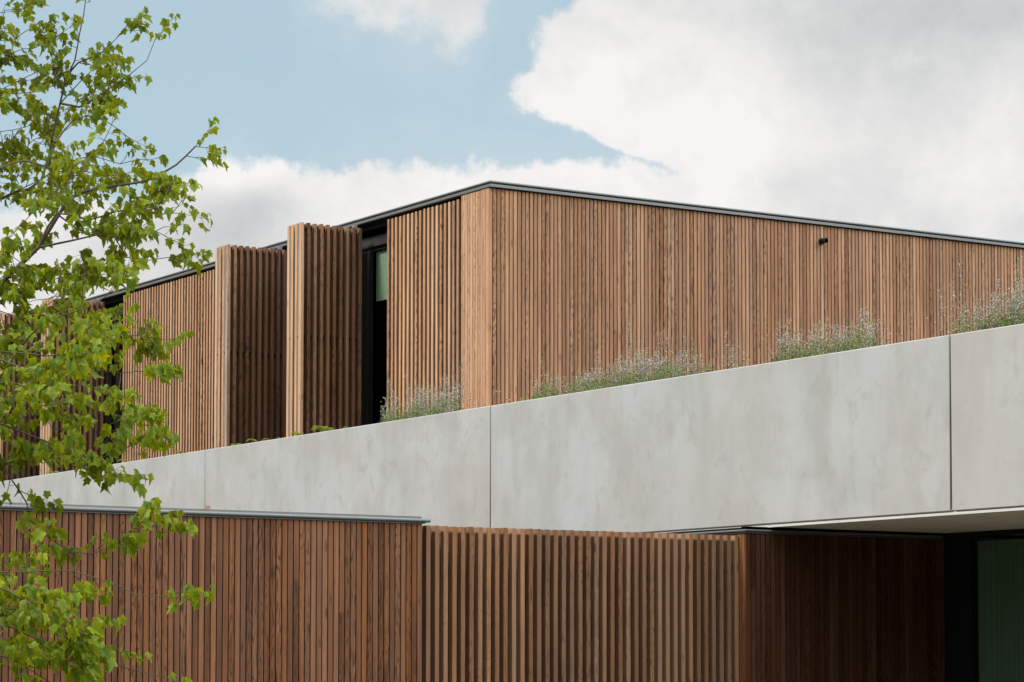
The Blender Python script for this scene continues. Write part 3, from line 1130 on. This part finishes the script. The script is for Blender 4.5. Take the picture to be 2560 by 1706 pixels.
def herb(mb, p, r, n, hmax, mat_shape=OVATE, szr=(.014, .03)):
    for i in range(n):
        a = rp.uniform(0, 2 * math.pi)
        q = r * math.sqrt(rp.random())
        k = 1 - (q / r) ** 2
        c = Vector((p[0] + q * math.cos(a) * .6, p[1] + q * math.sin(a), p[2] + .10 + hmax * (rp.random() ** .8) * (.35 + .65 * k)))
        ax = Vector((rp.gauss(0, 1), rp.gauss(0, 1), rp.gauss(.4, .7))).normalized()
        add_blade(mb, c, ax, Vector((rp.gauss(0, .6), rp.gauss(0, .6), 1)), rp.uniform(*szr), mat_shape, (rp.random(), rp.random()), .1, .2)


def catmint(y, x, r, hst, nst, label, tall=(), dense=1.0):
    base = (x, y, 4.42)
    t = thing('catmint_plant', label, 'plant', base, 'flowering herbs along the concrete band')
    fo, st, fl = MB(), MB(), MB()
    herb(fo, base, r, int(1200 * dense * (r / .3)), .27 + .10 * hst)
    tips = []
    for i in range(nst):
        a = rp.uniform(-1, 1)
        tips.append((rp.uniform(-.12, .12), a * r * 1.15, hst * (1 - .45 * a * a) * rp.uniform(.62, 1.12)))
    tips += [(rp.uniform(-.08, .08), ty, th) for (ty, th) in tall]
    for (tx, ty, th) in tips:
        b = Vector(base) + Vector((tx * .5, ty * .55, 0))
        e = Vector(base) + Vector((tx, ty * 1.1, th + .19))
        pts = []
        wob = Vector((rp.gauss(0, .02), rp.gauss(0, .035), 0))
        for k in range(7):
            s = k / 6
            pts.append(b.lerp(e, s) + wob * math.sin(s * math.pi))
        st.tube(pts, [.0026 - .0016 * k / 6 for k in range(7)], 3, cap=False)
        nfl = int(84 * (th / .4) + 12)
        for k in range(nfl):
            s = rp.uniform(.34, 1.0)
            i0 = min(5, int(s * 6))
            c = pts[i0].lerp(pts[i0 + 1], s * 6 - i0)
            sp_ = .030 * (1.15 - s) + .008
            c = c + Vector((rp.gauss(0, sp_), rp.gauss(0, sp_), rp.gauss(0, .006)))
            ax = Vector((rp.gauss(0, 1), rp.gauss(0, 1), rp.gauss(.2, .5))).normalized()
            if rp.random() < .50:
                add_blade(fl, c, ax, Vector((rp.gauss(0, 1), rp.gauss(0, 1), rp.gauss(0, 1))), rp.uniform(.010, .018), OVATE, (rp.random(), rp.random()), .2, .2)
            else:
                add_blade(fo, c, ax, Vector((rp.gauss(0, 1), rp.gauss(0, 1), rp.gauss(0, 1))), rp.uniform(.009, .018), OVATE, (rp.random(), rp.random()), .2, .2)
    fo.build('foliage', M['herb'], t)
    st.build('stems', M['stem'], t)
    fl.build('flowers', M['petal'], t)['kind'] = 'stuff'
    return t


# (y along the band, x, radius, flower height, stems, label, extra tall stems)
catmint(28.78, 16.50, .30, .32, 18, 'grey green lilac flowered herb with one long stem leaning left, beside the dark window', ((.30, .60), (.34, .36), (.22, .45)))
catmint(28.25, 16.55, .38, .42, 40, 'bushy lilac flowered herb with upright spikes before the slats left of the house corner', ((.25, .60), (.05, .42), (-.10, .50)))
catmint(27.55, 16.50, .34, .46, 30, 'greener lilac flowered herb with a tall spike nearest the house corner', ((-.28, .70), (-.12, .52)))
catmint(25.20, 16.45, .24, .34, 14, 'sparse lilac flowered herb leaning left, just right of a yellow tuft', ((.22, .52), (.30, .34)))
catmint(24.62, 16.55, .34, .27, 26, 'low bright green herb mound with few flowers, left end of the long clump', ((.05, .36),))
catmint(24.00, 16.50, .34, .34, 34, 'herb with dense short lilac spikes, left of the clump\'s middle', ((.1, .46),))
catmint(23.42, 16.52, .36, .42, 42, 'lilac flowered herb bearing the tallest spike of the long clump', ((.10, .70), (-.30, .60), (-.02, .52)))
catmint(22.80, 16.48, .32, .36, 26, 'lilac flowered herb over dark green leaves, right part of the long clump', ((.05, .56), (-.28, .46)))
catmint(22.33, 16.55, .22, .24, 8, 'thin herb with one spike leaning left at the long clump\'s right end', ((.22, .44), (.12, .30)), .4)
catmint(21.78, 16.55, .16, .30, 7, 'very thin single upright lilac spike standing apart on the band', ((.03, .46), (-.03, .36)), .15)
catmint(20.70, 16.50, .28, .36, 24, 'green herb mound with lilac spikes below the spotlight, left part', ((.25, .46), (.02, .44)))
catmint(20.20, 16.52, .36, .36, 32, 'green herb mound with lilac spikes below the spotlight, middle part', ((-.05, .40),))
catmint(19.65, 16.50, .30, .40, 26, 'green herb mound with lilac spikes below the spotlight, right part', ((.05, .44), (-.15, .42)))
catmint(18.05, 16.50, .24, .30, 12, 'loose lilac flowered herb leaning far left above the right joint', ((.42, .48), (.26, .58), (.10, .72)), .6)
catmint(17.66, 16.55, .30, .40, 34, 'dense lilac flowered herb right of the right joint', ((.0, .48), (-.08, .50)))
catmint(17.30, 16.52, .34, .46, 40, 'dense lilac flowered herb cut by the right edge of the picture', ((.12, .66), (-.1, .55)))


def fern(y, x, z, n, L, label, lean=0.0, mat_='fern'):
    z += .13
    L *= 1.0
    n = max(3, int(n * .6))
    t = thing('fern', label, 'fern', (x, y, 4.42), 'small ferns on the concrete band')
    fo, st = MB(), MB()
    for i in range(n):
        a = rp.uniform(0, 2 * math.pi)
        d = Vector((math.cos(a) * .35, math.sin(a), 0)).normalized()
        if rp.random() < abs(lean):
            d.y = abs(d.y) * (1 if lean > 0 else -1)
        ll = L * rp.uniform(.6, 1.1)
        pts = []
        for k in range(9):
            s = k / 8
            pts.append(Vector((x, y, z)) + d * ll * s * .85 + UP * ll * (1.15 * s - .95 * s * s))
        st.tube(pts, [.003 - .002 * k / 8 for k in range(9)], 3, cap=False)
        side = d.cross(UP).normalized()
        for k in range(2, 9):
            for sg in (1, -1):
                for q in (0, .5):
                    c = pts[k - 1].lerp(pts[k], q)
                    sz = ll * .19 * math.sin(math.pi * (.12 + .80 * (k + q) / 9.5))
                    add_blade(fo, c, (side * sg + d * .5 + UP * rp.uniform(-.2, .3)), UP + Vector((rp.gauss(0, .3), rp.gauss(0, .3), 0)), sz, OVATE, (rp.random(), rp.random()), .1, .3)
    fo.build('fronds', M[mat_], t)
    st.build('stems', M['stem'], t)


fern(30.45, 16.40, 4.44, 9, .38, 'tallest yellow green fern in front of the right hand shutter\'s wall side')
fern(30.02, 16.40, 4.45, 6, .20, 'small low fern right of the tallest fern', -.6)
fern(31.25, 16.38, 4.47, 9, .21, 'low spreading fern at the middle of the right hand shutter')
fern(31.75, 16.38, 4.45, 6, .17, 'low yellowish fern left of the spreading fern')
fern(32.45, 16.40, 4.45, 6, .22, 'small fern at the foot of the right hand shutter\'s pale edge')
fern(33.25, 16.38, 4.44, 9, .30, 'arching fern between the two middle shutters')
fern(34.95, 16.38, 4.45, 6, .22, 'small green plant at the left foot of the left middle shutter', 0)
fern(36.95, 16.38, 4.45, 5, .24, 'small upright fern in front of the long slatted wall')
fern(39.9, 16.38, 4.45, 6, .25, 'reddish tipped fern at the foot of the left dark window')


def tuft(y, x, label):
    t = thing('yellow_tuft', label, 'plant', (x, y, 4.42))
    fo = MB()
    herb(fo, (x, y, 4.44), .09, 130, .17, OVATE, (.015, .03))
    fo.build('foliage', M['fern'], t)


tuft(25.62, 16.40, 'small yellow stonecrop tuft on the band right of the house corner')


def seedhead(y, hs, label, x=16.42):
    t = thing('dry_flower', label, 'dry flower', (x, y, 4.42), 'dried seed heads on the band')
    st = MB()
    for (dy, h) in hs:
        b = Vector((x, y + dy * .5, 4.40))
        e = Vector((x + rp.gauss(0, .02), y + dy, 4.58 + h))
        st.tube([b, b.lerp(e, .5) + Vector((0, rp.gauss(0, .01), 0)), e], [.0018, .0016, .0013], 3, cap=False)
        r = rp.uniform(.010, .014)
        hd = MB()
        hd.tube([e - UP * r * .7, e - UP * r * .2, e + UP * r * .5, e + UP * r], [r * .3, r, r * .9, r * .35], 7)
        hd.build('seed_head', M['dry'], t)
    st.build('stems', M['dry'], t)


seedhead(26.85, ((-.05, .10), (.02, .17), (.10, .16), (.0, .24)), 'dried brown seed heads just left of the house corner')
seedhead(26.20, ((-.16, .10), (-.06, .19), (.0, .17), (.08, .21), (-.22, .08)), 'dried brown seed heads just right of the house corner')
seedhead(21.35, ((.0, .15), (-.22, .30), (-.06, .10), (.07, .12)), 'dried brown seed heads beside the single lilac spike')
seedhead(20.98, ((.0, .32), (.10, .31)), 'two tall dried seed heads left of the mound below the spotlight')
seedhead(19.15, ((-.03, .10), (-.12, .14), (-.18, .13)), 'low dried seed heads right of the mound below the spotlight')
seedhead(18.55, ((.04, .24), (-.10, .18), (-.18, .10)), 'dried seed heads directly above the right joint of the band')
